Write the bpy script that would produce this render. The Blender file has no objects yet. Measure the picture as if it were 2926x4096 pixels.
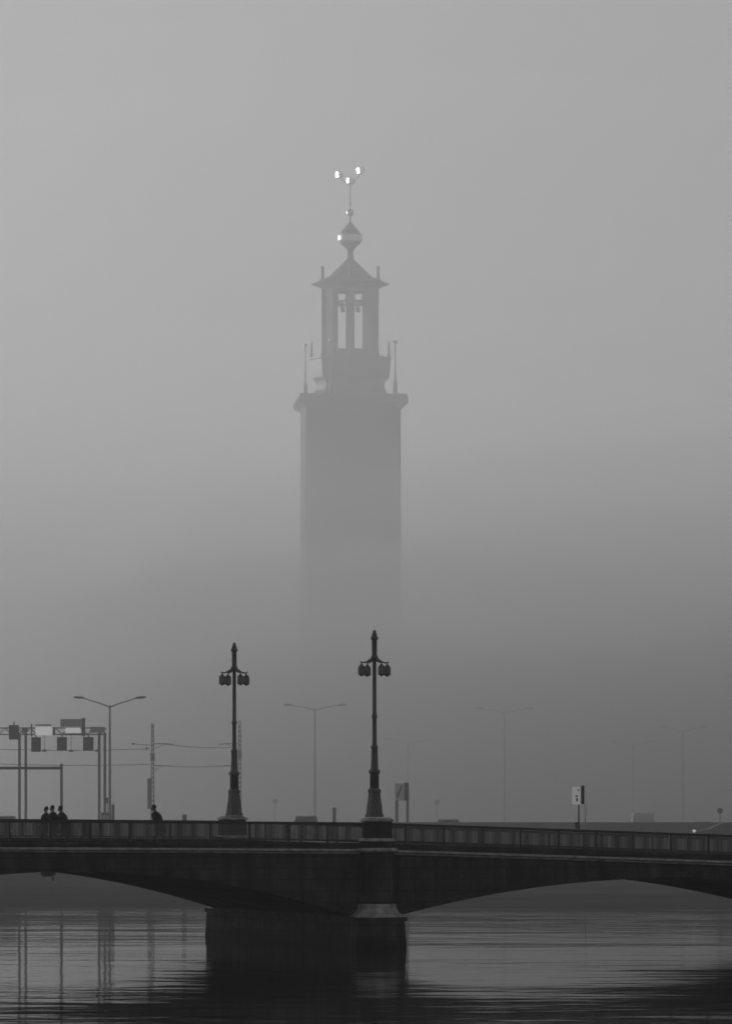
import bpy, math, random
from mathutils import Vector, Matrix

random.seed(7)
SC = bpy.context.scene
COL = SC.collection
R = math.radians

# ------------------------------------------------------------------ camera, light, exposure
CAM_Z = 5.5
FPX = 21620.0                      # focal length in photograph pixels (2926 wide)
cam = bpy.data.cameras.new('camera')
cam_o = bpy.data.objects.new('camera', cam)
COL.objects.link(cam_o)
SC.camera = cam_o
cam_o.location = (0, 0, CAM_Z)
cam_o.rotation_euler = (R(90), 0, 0)
cam.sensor_fit = 'HORIZONTAL'
cam.sensor_width = 36
cam.lens = 36 * FPX / 2926
cam.shift_y = 1148 / 2926
cam.clip_start = 0.5
cam.clip_end = 9000

SUN_EL, SUN_AZ = 5.2, 50.0         # low winter sun, ahead and to the left
world = bpy.data.worlds.new('World')
SC.world = world
world.use_nodes = True
wn = world.node_tree
bg = wn.nodes['Background']
sky = wn.nodes.new('ShaderNodeTexSky')
sky.sky_type = 'NISHITA'
sky.sun_disc = False
sky.sun_elevation = R(SUN_EL)
sky.sun_rotation = R(-SUN_AZ)
bw = wn.nodes.new('ShaderNodeRGBToBW')
wn.links.new(sky.outputs[0], bw.inputs[0])
wn.links.new(bw.outputs[0], bg.inputs[0])
bg.inputs[1].default_value = 0.09

sun = bpy.data.lights.new('sun', 'SUN')
sun.energy = 3.2
sun.angle = R(0.5)
sun.color = (1, 1, 1)
sun_o = bpy.data.objects.new('sun', sun)
COL.objects.link(sun_o)
_d = Vector((-math.sin(R(SUN_AZ)) * math.cos(R(SUN_EL)), math.cos(R(SUN_AZ)) * math.cos(R(SUN_EL)), math.sin(R(SUN_EL))))
sun_o.rotation_euler = _d.to_track_quat('Z', 'Y').to_euler()
sun_o.location = (-60, 40, 140)

vs = SC.view_settings
vs.view_transform = 'Standard'
vs.look = 'None'
vs.gamma = 1.0
vs.use_curve_mapping = False
vs.exposure = 0.30
SC.cycles.volume_bounces = 2
SC.cycles.max_bounces = 8
SC.cycles.transparent_max_bounces = 64
SC.cycles.use_denoising = True


def at(px, py, Y):
    """point at depth Y that the photograph shows at pixel (px, py)"""
    return Vector(((px - 1463) / FPX * Y, Y, CAM_Z - (py - 3196) / FPX * Y))


# ------------------------------------------------------------------ materials
def mat(name, val, rough=0.7, metal=0.0, var=0.25, scale=6.0, bump=0.0, spec=0.5, emit=0.0, courses=False):
    m = bpy.data.materials.new(name)
    m.use_nodes = True
    nt = m.node_tree
    b = nt.nodes['Principled BSDF']
    b.inputs['Roughness'].default_value = rough
    b.inputs['Metallic'].default_value = metal
    b.inputs['Specular IOR Level'].default_value = spec
    tc = nt.nodes.new('ShaderNodeTexCoord')
    n = nt.nodes.new('ShaderNodeTexNoise')
    n.inputs['Scale'].default_value = scale
    n.inputs['Detail'].default_value = 6
    nt.links.new(tc.outputs['Object'], n.inputs['Vector'])
    cr = nt.nodes.new('ShaderNodeValToRGB')
    lo, hi = val * (1 - var), min(1, val * (1 + var))
    cr.color_ramp.elements[0].position = 0.3
    cr.color_ramp.elements[1].position = 0.7
    cr.color_ramp.elements[0].color = (lo, lo, lo, 1)
    cr.color_ramp.elements[1].color = (hi, hi, hi, 1)
    nt.links.new(n.outputs['Fac'], cr.inputs['Fac'])
    col = cr.outputs['Color']
    hgt = n.outputs['Fac']
    if courses:
        # coursed blocks with recessed joints, run-off streaks and a damp tide band at the water
        sp = nt.nodes.new('ShaderNodeSeparateXYZ')
        nt.links.new(tc.outputs['Object'], sp.inputs[0])
        ad = nt.nodes.new('ShaderNodeMath')
        nt.links.new(sp.outputs['X'], ad.inputs[0])
        nt.links.new(sp.outputs['Y'], ad.inputs[1])
        cb = nt.nodes.new('ShaderNodeCombineXYZ')
        nt.links.new(ad.outputs[0], cb.inputs['X'])
        nt.links.new(sp.outputs['Z'], cb.inputs['Y'])
        br_ = nt.nodes.new('ShaderNodeTexBrick')
        br_.inputs['Color1'].default_value = (0.8, 0.8, 0.8, 1)
        br_.inputs['Color2'].default_value = (1.25, 1.25, 1.25, 1)
        br_.inputs['Mortar'].default_value = (0.35, 0.35, 0.35, 1)
        br_.inputs['Scale'].default_value = 1.0
        br_.inputs['Mortar Size'].default_value = 0.015
        br_.inputs['Brick Width'].default_value = 0.95
        br_.inputs['Row Height'].default_value = 0.42
        nt.links.new(cb.outputs[0], br_.inputs['Vector'])
        st = nt.nodes.new('ShaderNodeTexNoise')
        st.inputs['Scale'].default_value = 1.0
        st.inputs['Detail'].default_value = 5
        mp = nt.nodes.new('ShaderNodeMapping')
        mp.inputs['Scale'].default_value = (2.4, 0.22, 1)
        nt.links.new(cb.outputs[0], mp.inputs['Vector'])
        nt.links.new(mp.outputs[0], st.inputs['Vector'])
        sr = nt.nodes.new('ShaderNodeMapRange')
        sr.inputs['From Min'].default_value = 0.35
        sr.inputs['From Max'].default_value = 0.7
        sr.inputs['To Min'].default_value = 0.6
        sr.inputs['To Max'].default_value = 1.5
        nt.links.new(st.outputs['Fac'], sr.inputs['Value'])
        td = nt.nodes.new('ShaderNodeMapRange')
        td.inputs['From Min'].default_value = 0.25
        td.inputs['From Max'].default_value = 0.42
        td.inputs['To Min'].default_value = 0.45
        nt.links.new(sp.outputs['Z'], td.inputs['Value'])
        for f in (br_.outputs['Color'], sr.outputs[0], td.outputs[0]):
            mx = nt.nodes.new('ShaderNodeVectorMath')
            mx.operation = 'MULTIPLY'
            nt.links.new(col, mx.inputs[0])
            nt.links.new(f, mx.inputs[1])
            col = mx.outputs[0]
    nt.links.new(col, b.inputs['Base Color'])
    if bump:
        bp = nt.nodes.new('ShaderNodeBump')
        bp.inputs['Strength'].default_value = bump
        bp.inputs['Distance'].default_value = 0.03
        nt.links.new(n.outputs['Fac'], bp.inputs['Height'])
        nt.links.new(bp.outputs['Normal'], b.inputs['Normal'])
    if emit:
        b.inputs['Emission Color'].default_value = (1, 1, 1, 1)
        b.inputs['Emission Strength'].default_value = emit
    return m


M = dict(
    granite=mat('dark_granite', 0.04, 0.75, var=0.35, scale=2.2, bump=0.4, spec=0.03, courses=True),
    ledge=mat('granite_painted_highlight', 0.36, 0.65, var=0.5, scale=3.0, bump=0.3),  # pale tone paints in the highlights of light caught on the mouldings
    iron_paint=mat('dark_bridge_paint', 0.03, 0.55, var=0.3, scale=9),
    asphalt=mat('damp_asphalt', 0.05, 0.7, var=0.3, scale=4, bump=0.3),
    paving=mat('pavement_slabs', 0.08, 0.7, var=0.3, scale=3, bump=0.2),
    concrete=mat('stained_concrete', 0.10, 0.8, var=0.35, scale=1.2, bump=0.3),
    steel=mat('galvanised_steel', 0.22, 0.5, var=0.2, scale=8),
    dark_steel=mat('dark_steel', 0.12, 0.5, var=0.2, scale=8),
    lamp_iron=mat('black_cast_iron', 0.10, 0.45, var=0.3, scale=12),
    lamp_glass=mat('smoked_lantern_glass', 0.2, 0.3, var=0.1, scale=5),
    white=mat('white_enamel', 0.75, 0.4, var=0.06, scale=5),
    pale=mat('pale_grey_enamel', 0.4, 0.5, var=0.1, scale=4),
    glow_sign=mat('stop_sign_face_added_glow', 0.7, 0.4, var=0.08, scale=4, emit=0.12),  # glow added to brighten the white face, not a known light source
    glow_white=mat('sign_face_added_glow', 0.7, 0.4, var=0.05, scale=4, emit=0.30),  # glow added so the gantry panels stand out paler than the fog
    black_sign=mat('dark_sign_face', 0.06, 0.5, var=0.15, scale=6),
    brick=mat('tower_brick', 0.05, 0.85, var=0.2, scale=0.5),
    stone=mat('tower_stone', 0.10, 0.8, var=0.2, scale=0.8),
    copper=mat('weathered_copper', 0.11, 0.6, var=0.2, scale=0.7),
    crown_gold=mat('matt_gilding', 0.95, 0.33, metal=1.0, var=0.04, scale=2),
    gold=mat('gilded_metal', 0.85, 0.42, metal=1.0, var=0.05, scale=2),
    car_dark=mat('dark_car_paint', 0.03, 0.25, var=0.1, scale=3),
    car_light=mat('light_car_paint', 0.6, 0.3, var=0.05, scale=3),
    car_glass=mat('car_window_glass', 0.02, 0.08, var=0.05, scale=3),
    rubber=mat('tyre_rubber', 0.02, 0.85, var=0.2, scale=20),
    headlight=mat('lit_headlight', 0.8, 0.2, var=0.02, scale=5, emit=0.25),
    cloth=mat('black_coat_cloth', 0.018, 0.9, var=0.4, scale=25),
    cloth2=mat('charcoal_cloth', 0.03, 0.9, var=0.4, scale=25),
    skin=mat('skin', 0.16, 0.55, var=0.1, scale=20),
    hair=mat('dark_hair', 0.012, 0.6, var=0.4, scale=60),
    earth=mat('quay_ground', 0.12, 0.9, var=0.3, scale=0.4),
)


def water_material():
    m = bpy.data.materials.new('calm_river_water')
    m.use_nodes = True
    nt = m.node_tree
    b = nt.nodes['Principled BSDF']
    b.inputs['Base Color'].default_value = (0.012, 0.012, 0.012, 1)
    b.inputs['Roughness'].default_value = 0.05
    b.inputs['IOR'].default_value = 1.33
    b.inputs['Specular IOR Level'].default_value = 0.36
    tc = nt.nodes.new('ShaderNodeTexCoord')

    def noise(sx, sy, sc, det, rot=4):
        mp = nt.nodes.new('ShaderNodeMapping')
        mp.inputs['Scale'].default_value = (sx, sy, 1)
        mp.inputs['Rotation'].default_value = (0, 0, R(rot))
        n = nt.nodes.new('ShaderNodeTexNoise')
        n.inputs['Scale'].default_value = sc
        n.inputs['Detail'].default_value = det
        nt.links.new(tc.outputs['Object'], mp.inputs['Vector'])
        nt.links.new(mp.outputs['Vector'], n.inputs['Vector'])
        return n.outputs['Fac']
    # wind streaks: patches of livelier ripples between glassy stretches
    patch = nt.nodes.new('ShaderNodeMapRange')
    patch.inputs['From Min'].default_value = 0.48
    patch.inputs['From Max'].default_value = 0.70
    nt.links.new(noise(0.5, 1.0, 0.045, 4.0, 14), patch.inputs['Value'])
    prev = None
    for h, dist, masked in ((noise(0.5, 1.0, 0.13, 2.0, 20), 0.030, False), (noise(0.9, 1.0, 0.55, 2.0, -14), 0.011, False), (noise(0.6, 1.0, 0.45, 3.0, 10), 0.05, True)):
        bp = nt.nodes.new('ShaderNodeBump')
        bp.inputs['Distance'].default_value = dist
        bp.inputs['Strength'].default_value = 1.0
        if masked:
            mu = nt.nodes.new('ShaderNodeMath')
            mu.operation = 'MULTIPLY'
            nt.links.new(h, mu.inputs[0])
            nt.links.new(patch.outputs[0], mu.inputs[1])
            h = mu.outputs[0]
        nt.links.new(h, bp.inputs['Height'])
        if prev:
            nt.links.new(prev.outputs['Normal'], bp.inputs['Normal'])
        prev = bp
    nt.links.new(prev.outputs['Normal'], b.inputs['Normal'])
    return m


def air_material(name, density, aniso=0.5):
    m = bpy.data.materials.new(name)
    m.use_nodes = True
    nt = m.node_tree
    nt.nodes.remove(nt.nodes['Principled BSDF'])
    v = nt.nodes.new('ShaderNodeVolumePrincipled')
    v.inputs['Color'].default_value = (0.95, 0.95, 0.95, 1)
    v.inputs['Density'].default_value = density
    v.inputs['Anisotropy'].default_value = aniso
    nt.links.new(v.outputs[0], nt.nodes['Material Output'].inputs['Volume'])
    return m


# ------------------------------------------------------------------ mesh helpers
class MB:
    def __init__(self):
        self.v, self.f, self.s = [], [], []

    def add(self, verts, faces, smooth=False):
        o = len(self.v)
        self.v += [tuple(p) for p in verts]
        self.f += [tuple(i + o for i in f) for f in faces]
        self.s += [smooth] * len(faces)
        return self

    def box(self, c, size, rz=0.0, ry=0.0, taper=1.0):
        sx, sy, sz = (k / 2 for k in size)
        mtx = Matrix.Translation(c) @ Matrix.Rotation(rz, 4, 'Z') @ Matrix.Rotation(ry, 4, 'Y')
        vs_ = []
        for z in (-sz, sz):
            t = taper if z > 0 else 1.0
            for x, y in ((-sx, -sy), (sx, -sy), (sx, sy), (-sx, sy)):
                vs_.append(mtx @ Vector((x * t, y * t, z)))
        return self.add(vs_, [(3, 2, 1, 0), (4, 5, 6, 7), (0, 1, 5, 4), (1, 2, 6, 5), (2, 3, 7, 6), (3, 0, 4, 7)])

    def lathe(self, prof, n=12, c=(0, 0, 0), rot=0.0, smooth=True, sx=1.0, sy=1.0):
        c = Vector(c)
        vs_, fs = [], []
        for r, z in prof:
            for k in range(n):
                a = rot + 2 * math.pi * k / n
                vs_.append(c + Vector((r * math.cos(a) * sx, r * math.sin(a) * sy, z)))
        m = len(prof)
        for i in range(m - 1):
            for k in range(n):
                k2 = (k + 1) % n
                fs.append((i * n + k, i * n + k2, (i + 1) * n + k2, (i + 1) * n + k))
        fs.append(tuple(range(n))[::-1])
        fs.append(tuple((m - 1) * n + k for k in range(n)))
        return self.add(vs_, fs, smooth)

    def tube(self, pts, r, n=8, smooth=True):
        pts = [Vector(p) for p in pts]
        rs = r if isinstance(r, (list, tuple)) else [r] * len(pts)
        vs_, fs = [], []
        for i, p in enumerate(pts):
            t = (pts[min(i + 1, len(pts) - 1)] - pts[max(i - 1, 0)]).normalized()
            u = t.cross(Vector((0, 0, 1)))
            if u.length < 1e-4:
                u = Vector((1, 0, 0))
            u.normalize()
            w = t.cross(u).normalized()
            for k in range(n):
                a = 2 * math.pi * k / n
                vs_.append(p + (u * math.cos(a) + w * math.sin(a)) * rs[i])
        for i in range(len(pts) - 1):
            for k in range(n):
                k2 = (k + 1) % n
                fs.append((i * n + k, i * n + k2, (i + 1) * n + k2, (i + 1) * n + k))
        fs.append(tuple(range(n))[::-1])
        fs.append(tuple((len(pts) - 1) * n + k for k in range(n)))
        return self.add(vs_, fs, smooth)

    def sphere(self, c, r, n=12, m=8, sz=1.0):
        prof = [(max(0.002, r * math.sin(math.pi * i / m)), -r * sz * math.cos(math.pi * i / m)) for i in range(m + 1)]
        return self.lathe(prof, n, c)

    def sweep(self, prof, ss, zf):
        """closed profile of (w, dz) swept along local x; zf(s) gives the height it follows"""
        n = len(prof)
        vs_ = [Vector((s, w, zf(s) + dz)) for s in ss for w, dz in prof]
        fs = []
        for i in range(len(ss) - 1):
            for k in range(n):
                k2 = (k + 1) % n
                fs.append((i * n + k, i * n + k2, (i + 1) * n + k2, (i + 1) * n + k))
        fs.append(tuple(range(n))[::-1])
        fs.append(tuple((len(ss) - 1) * n + k for k in range(n)))
        return self.add(vs_, fs)

    def prism(self, poly, z0, z1):
        n = len(poly)
        vs_ = [(x, y, z0) for x, y in poly] + [(x, y, z1) for x, y in poly]
        fs = [tuple(range(n))[::-1], tuple(range(n, 2 * n))] + [(i, (i + 1) % n, (i + 1) % n + n, i + n) for i in range(n)]
        return self.add(vs_, fs)

    def build(self, name, material, parent=None, loc=None, rz=0.0, bevel=0.0):
        me = bpy.data.meshes.new(name)
        me.from_pydata(self.v, [], self.f)
        me.validate()
        import bmesh
        bm = bmesh.new()
        bm.from_mesh(me)
        bmesh.ops.recalc_face_normals(bm, faces=bm.faces)
        bm.to_mesh(me)
        bm.free()
        if len(me.polygons) == len(self.s):
            me.polygons.foreach_set('use_smooth', self.s)
        if isinstance(material, str):
            material = M[material]
        me.materials.append(material)
        o = bpy.data.objects.new(name, me)
        COL.objects.link(o)
        if parent:
            o.parent = parent
        if loc is not None:
            o.location = loc
        o.rotation_euler.z = rz
        if bevel:
            md = o.modifiers.new('bevel', 'BEVEL')
            md.width = bevel
            md.segments = 2
            md.limit_method = 'ANGLE'
        return o


def tag(o, label=None, cat=None, group=None, kind=None):
    if label:
        o['label'] = label
    if cat:
        o['category'] = cat
    if group:
        o['group'] = group
    if kind:
        o['kind'] = kind
    return o


def thing(name, loc, rz=0.0, label=None, cat=None, group=None):
    o = bpy.data.objects.new(name, None)
    o.empty_display_size = 0.3
    COL.objects.link(o)
    o.location = loc
    o.rotation_euler.z = rz
    return tag(o, label, cat, group)


def copy_tree(o, parent=None):
    c = o.copy()
    COL.objects.link(c)
    if parent:
        c.parent = parent
    for ch in list(o.children):
        copy_tree(ch, c)
    return c


# ------------------------------------------------------------------ setting: water, far ground
wb = MB()
wb.add([(-690, -50, 0), (690, -50, 0), (690, 1990, 0), (-690, 1990, 0)], [(0, 1, 2, 3)])
tag(wb.build('water', water_material()), kind='structure')

gb = MB()
gb.prism([(-280, 419), (300, 419), (300, 1200), (-280, 1200)], -0.6, 2.2)
tag(gb.build('ground', 'earth'), kind='structure')

# ------------------------------------------------------------------ the stone bridge
AX = math.atan2(5.55, 15.8)
BW = 16.75
BR = thing('bridge', (0.31, 200.0, 0.0), AX,
           'dark low arched bridge with a thick stone pier crossing the river', 'bridge')
CA, SA = math.cos(AX), math.sin(AX)


def br(s, w, z=0.0):
    return Vector((0.31 + CA * s - SA * w, 200.0 + SA * s + CA * w, z))


ZR_PTS = [(-60, 4.80), (-30, 4.82), (-14.3, 4.74), (-7, 4.69), (-0.5, 4.63), (1.2, 4.58), (7, 4.39), (14.4, 4.13), (24, 3.80), (40, 3.3), (60, 2.95)]


def zr(s):
    for (a, za), (b, zb) in zip(ZR_PTS, ZR_PTS[1:]):
        if s <= b:
            return za + (zb - za) * (s - a) / (b - a)
    return ZR_PTS[-1][1]


PIER_HW = 0.93
PIERS = [-46.6, -23.3, 0.0, 23.3, 46.6]
CROWN = {-46.6: 2.75, -23.3: 2.86, 0.0: 2.50, 23.3: 2.0}
SPRING = 1.16


def spandrel(s0, s1, crown):
    n = 40
    mid, hw = (s0 + s1) / 2, (s1 - s0) / 2
    ss = [s0 + (s1 - s0) * i / n for i in range(n + 1)]
    arch = lambda s: SPRING + (crown - SPRING) * (1 - ((s - mid) / hw) ** 2)
    b = MB()
    v, f = [], []
    for s in ss:
        v += [(s, 0, arch(s)), (s, 0, zr(s) - 1.16), (s, BW, zr(s) - 1.16), (s, BW, arch(s))]
    for i in range(n):
        for k in range(4):
            k2 = (k + 1) % 4
            f.append((i * 4 + k, i * 4 + k2, i * 4 + 4 + k2, i * 4 + 4 + k))
    f += [(3, 2, 1, 0), (n * 4, n * 4 + 1, n * 4 + 2, n * 4 + 3)]
    b.add(v, f)
    o = b.build('arch_span', 'granite', BR)
    for w0, w1 in ((-0.045, -0.002), (BW + 0.002, BW + 0.045)):
        r = MB()
        r.sweep([(w0, 0.012), (w1, 0.012), (w1, 0.26), (w0, 0.26)], ss, arch)
        r.build('arch_ring', 'granite', o)
    return o


for a, b_ in zip(PIERS, PIERS[1:]):
    spandrel(a + PIER_HW, b_ - PIER_HW, CROWN[a])

SS = [-56 + i * 0.8 for i in range(141)]
# cornice: a projecting lip with a drip, on both faces
for sgn, w0 in ((-1, 0.0), (1, BW)):
    p = [(0.0, -1.16), (0.10, -1.16), (0.10, -1.11), (0.30, -1.07), (0.30, -1.015), (0.24, -0.99), (0.0, -0.985)]
    prof = [(w0 + sgn * w, z) for w, z in p] + [(w0 - sgn * 0.25, -0.985), (w0 - sgn * 0.25, -1.16)]
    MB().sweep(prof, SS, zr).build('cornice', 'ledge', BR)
    # plinth under the railing
    q = [(0.03, -0.984), (0.03, -0.76), (-0.30, -0.76), (-0.30, -0.984)]
    MB().sweep([(w0 + sgn * w, z) for w, z in q], SS, zr).build('railing_plinth', 'granite', BR)

MB().sweep([(0.30, -1.15), (3.2, -1.15), (3.2, -1.08), (0.30, -1.06)], SS, zr).build('pavement', 'paving', BR)
MB().sweep([(BW - 3.2, -1.15), (BW - 0.30, -1.15), (BW - 0.30, -1.06), (BW - 3.2, -1.08)], SS, zr).build('pavement', 'paving', BR)
MB().sweep([(3.205, -1.155), (BW - 3.205, -1.155), (BW - 3.205, -1.20), (BW / 2, -1.14), (3.205, -1.20)], SS, zr).build('carriageway', 'asphalt', BR)


def railing(w):
    rail = MB()
    rail.sweep([(w - 0.05, -0.095), (w + 0.05, -0.095), (w + 0.06, -0.03), (w + 0.03, 0.0), (w - 0.03, 0.0), (w - 0.06, -0.03)], SS, zr)
    r = rail.build('railing', 'iron_paint', BR)
    lo = MB()
    lo.sweep([(w - 0.03, -0.70), (w + 0.03, -0.70), (w + 0.03, -0.64), (w - 0.03, -0.64)], SS, zr)
    lo.build('bottom_rail', 'iron_paint', r)
    post = MB()
    post.box((0, 0, 0.335), (0.085, 0.085, 0.67))
    post.lathe([(0.05, 0.0), (0.06, 0.05), (0.048, 0.09)], 8)
    first = None
    s = -55.0
    posts = []
    while s < 55.5:
        posts.append(s)
        s += 1.52
    posts = [q for q in posts if all(abs(q - p) > 0.9 for p in PIERS)]
    for q in posts:
        if first is None:
            first = post.build('railing_post', 'iron_paint', r)
            o = first
        else:
            o = first.copy()
            COL.objects.link(o)
            o.parent = r
        o.location = (q, w, zr(q) - 0.765)
    bars = MB()
    s = -30.0
    while s < 30:
        if all(abs(s - p) > 0.8 for p in PIERS):
            z = zr(s)
            bars.box((s, w, z - 0.365), (0.022, 0.022, 0.55))
        s += 0.052
    tag(bars.build('railing_bars', 'iron_paint', r), kind='stuff')
    return r


railing(0.10)
railing(BW - 0.10)

for p in PIERS:
    hw = PIER_HW
    near, far = -1.30, BW + 1.30
    # lower pier with cut-water ends
    poly = lambda g, e: [(p - hw - g, near + 0.55 - e), (p - 0.55, near - e), (p + 0.55, near - e), (p + hw + g, near + 0.55 - e),
                         (p + hw + g, far - 0.55 + e), (p + 0.55, far + e), (p - 0.55, far + e), (p - hw - g, far - 0.55 + e)]
    pm_ = MB().prism(poly(0.0, 0.0), -0.9, 0.98)
    pm_.v[:8] = [(x, y, -0.9) for x, y in poly(0.10, 0.10)]
    pr = pm_.build('pier', 'granite', BR)
    MB().prism(poly(0.07, 0.07), 0.981, 1.13).build('pier_ledge', 'granite', pr)
    MB().add([], []).prism([(p - hw + 0.003, 0.02), (p + hw - 0.003, 0.02), (p + hw - 0.003, BW - 0.02), (p - hw + 0.003, BW - 0.02)], 1.131, zr(p) - 1.17).build('pier_core', 'granite', pr)
    base = zr(p) - 4.63
    for w in (-0.30, BW + 0.30):
        # moulded half-octagon pilaster carrying the lamp
        pl = MB()
        pl.lathe([(0.66, 1.62), (0.66, 1.93), (0.64, 2.0), (0.64, 3.52 + base)], 8, (p, w, 0), R(22.5), smooth=False)
        col = pl.build('pilaster', 'granite', BR)
        fl = MB()
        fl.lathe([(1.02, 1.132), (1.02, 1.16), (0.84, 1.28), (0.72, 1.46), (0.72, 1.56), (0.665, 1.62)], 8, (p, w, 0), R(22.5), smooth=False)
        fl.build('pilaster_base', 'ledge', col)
        cp = MB()
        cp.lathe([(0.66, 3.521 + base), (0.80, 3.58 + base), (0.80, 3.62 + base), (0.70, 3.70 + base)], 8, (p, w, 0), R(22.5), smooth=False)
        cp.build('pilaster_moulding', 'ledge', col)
        cm = MB()
        cm.lathe([(0.66, 3.701 + base), (0.66, 3.94 + base)], 8, (p, w, 0), R(22.5), smooth=False)
        cm.build('pilaster_neck', 'granite', col)
        cq = MB()
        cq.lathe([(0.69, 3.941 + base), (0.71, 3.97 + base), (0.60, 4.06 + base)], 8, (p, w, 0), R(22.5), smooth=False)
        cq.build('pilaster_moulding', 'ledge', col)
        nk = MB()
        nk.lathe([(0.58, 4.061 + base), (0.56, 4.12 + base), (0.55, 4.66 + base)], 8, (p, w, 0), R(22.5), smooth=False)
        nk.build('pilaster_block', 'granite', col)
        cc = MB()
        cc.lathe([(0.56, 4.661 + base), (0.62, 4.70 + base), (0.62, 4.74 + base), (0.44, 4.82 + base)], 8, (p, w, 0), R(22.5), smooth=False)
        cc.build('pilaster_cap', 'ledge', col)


# ------------------------------------------------------------------ ornate bridge lamps
def bridge_lamp():
    root = thing('street_lamp', (0, 0, 0))
    H = lambda y: (3269 - y) / 108.1
    MB().lathe([(0.37, 0.0), (0.37, 0.07), (0.33, 0.12), (0.30, 0.42), (0.265, 0.62), (0.235, 0.90), (0.26, 0.93), (0.26, 1.0), (0.17, 1.08)], 8, (0, 0, 0), R(22.5), smooth=False).build('plinth', 'lamp_iron', root)
    pole = MB().lathe([(0.17, 1.081), (0.165, H(3097)), (0.215, H(3091)), (0.215, H(3083)), (0.145, H(3076)), (0.12, H(2996)), (0.135, H(2992)), (0.135, H(2986)),
                (0.088, H(2980)), (0.080, H(2876)), (0.108, H(2870)), (0.108, H(2862)), (0.078, H(2856)), (0.07, H(2645)), (0.10, H(2640)), (0.145, H(2631)),
                (0.10, H(2620)), (0.095, H(2562)), (0.14, H(2557)), (0.14, H(2549)), (0.09, H(2544))], 14).build('pole', 'lamp_iron', root)
    MB().lathe([(0.088, H(2543.9)), (0.10, H(2538)), (0.055, H(2531)), (0.075, H(2527)), (0.02, H(2520))], 10).build('finial', 'lamp_iron', root)
    for k in range(4):
        a = R(29) + k * math.pi / 2
        ca, sa = math.cos(a), math.sin(a)
        pts = []
        for i in range(9):
            t = i / 8
            rr = 0.09 + 0.47 * t
            z = H(2633) - 0.20 * (1 - (1 - t) ** 2) + 0.03 * t * t
            pts.append((rr * ca, rr * sa, z))
        pts.append((0.585 * ca, 0.585 * sa, pts[-1][2] + 0.035))
        MB().tube(pts, [0.045] * 4 + [0.028] * 6, 7).build('arm', 'lamp_iron', root)
        c = Vector((0.54 * ca, 0.54 * sa, 0))
        hz = H(2650)
        cap = MB()
        cap.tube([(c.x, c.y, hz + 0.02), (c.x, c.y, hz - 0.10)], 0.013, 6)
        cap.lathe([(0.02, hz - 0.05), (0.05, hz - 0.08), (0.055, hz - 0.11), (0.12, hz - 0.16), (0.135, hz - 0.18)], 8, c, R(22.5), smooth=False)
        lan = cap.build('lantern', 'lamp_iron', root)
        MB().lathe([(0.115, hz - 0.181), (0.122, hz - 0.30), (0.118, hz - 0.43)], 8, c, R(22.5), smooth=False).build('globe', 'lamp_glass', lan)
        cage = MB()
        for j in range(8):
            b = 2 * math.pi * j / 8 + R(22.5)
            cb, sb = math.cos(b), math.sin(b)
            cage.tube([(c.x + cb * q, c.y + sb * q, hz - z) for q, z in ((0.126, 0.181), (0.132, 0.30), (0.126, 0.43))], 0.010, 5)
        cage.lathe([(0.135, hz - 0.47), (0.14, hz - 0.431)], 8, c, R(22.5), smooth=False)
        cage.lathe([(0.02, hz - 0.53), (0.06, hz - 0.50), (0.11, hz - 0.471)], 8, c, R(22.5), smooth=False)
        cage.build('cage', 'lamp_iron', lan)
    return root


L1 = bridge_lamp()
L1.location = br(0, -0.30, 4.822)
L1.location = br(0, -0.0, 4.822) - Vector((0, 0.25, 0))
tag(L1, 'ornate black lamp post with four hanging lanterns on the near end of the pier', 'street lamp', 'ornate lamps on the bridge pier')
L2 = copy_tree(L1)
L2.location = br(0, BW + 0.05, 4.822)
L2['label'] = 'smaller looking ornate lamp post on the far railing, left of the nearer lamp'

# lamp under the left arch
nl = thing('navigation_lamp', br(-12.45, 0.25, 2.84), AX, 'small dark lamp bracket hanging under the crown of the left arch', 'lamp')
MB().box((0, 0, -0.06), (0.50, 0.16, 0.12)).box((-0.04, 0, -0.145), (0.32, 0.13, 0.05)).build('bracket', 'dark_steel', nl)
MB().lathe([(0.035, -0.32), (0.05, -0.28), (0.045, -0.20), (0.02, -0.171)], 10, (0.17, 0, 0)).build('lamp_glass', 'lamp_glass', nl)
MB().tube([(0.17, 0, -0.172), (0.17, 0, -0.12)], 0.02, 6).build('stem', 'dark_steel', nl)


# ------------------------------------------------------------------ people on the near pavement
def skin_mesh(name, verts, edges, radii, root_i, levels=2):
    me = bpy.data.meshes.new(name)
    me.from_pydata([tuple(v) for v in verts], edges, [])
    o = bpy.data.objects.new(name + '_frame', me)
    COL.objects.link(o)
    o.modifiers.new('skin', 'SKIN')
    sd = me.skin_vertices[0].data
    for i, r in enumerate(radii):
        sd[i].radius = r if isinstance(r, tuple) else (r, r)
        sd[i].use_root = (i == root_i)
    s = o.modifiers.new('sub', 'SUBSURF')
    s.levels = s.render_levels = levels
    dg = bpy.context.evaluated_depsgraph_get()
    out = bpy.data.meshes.new_from_object(o.evaluated_get(dg))
    bpy.data.objects.remove(o)
    for p in out.polygons:
        p.use_smooth = True
    return out


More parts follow.
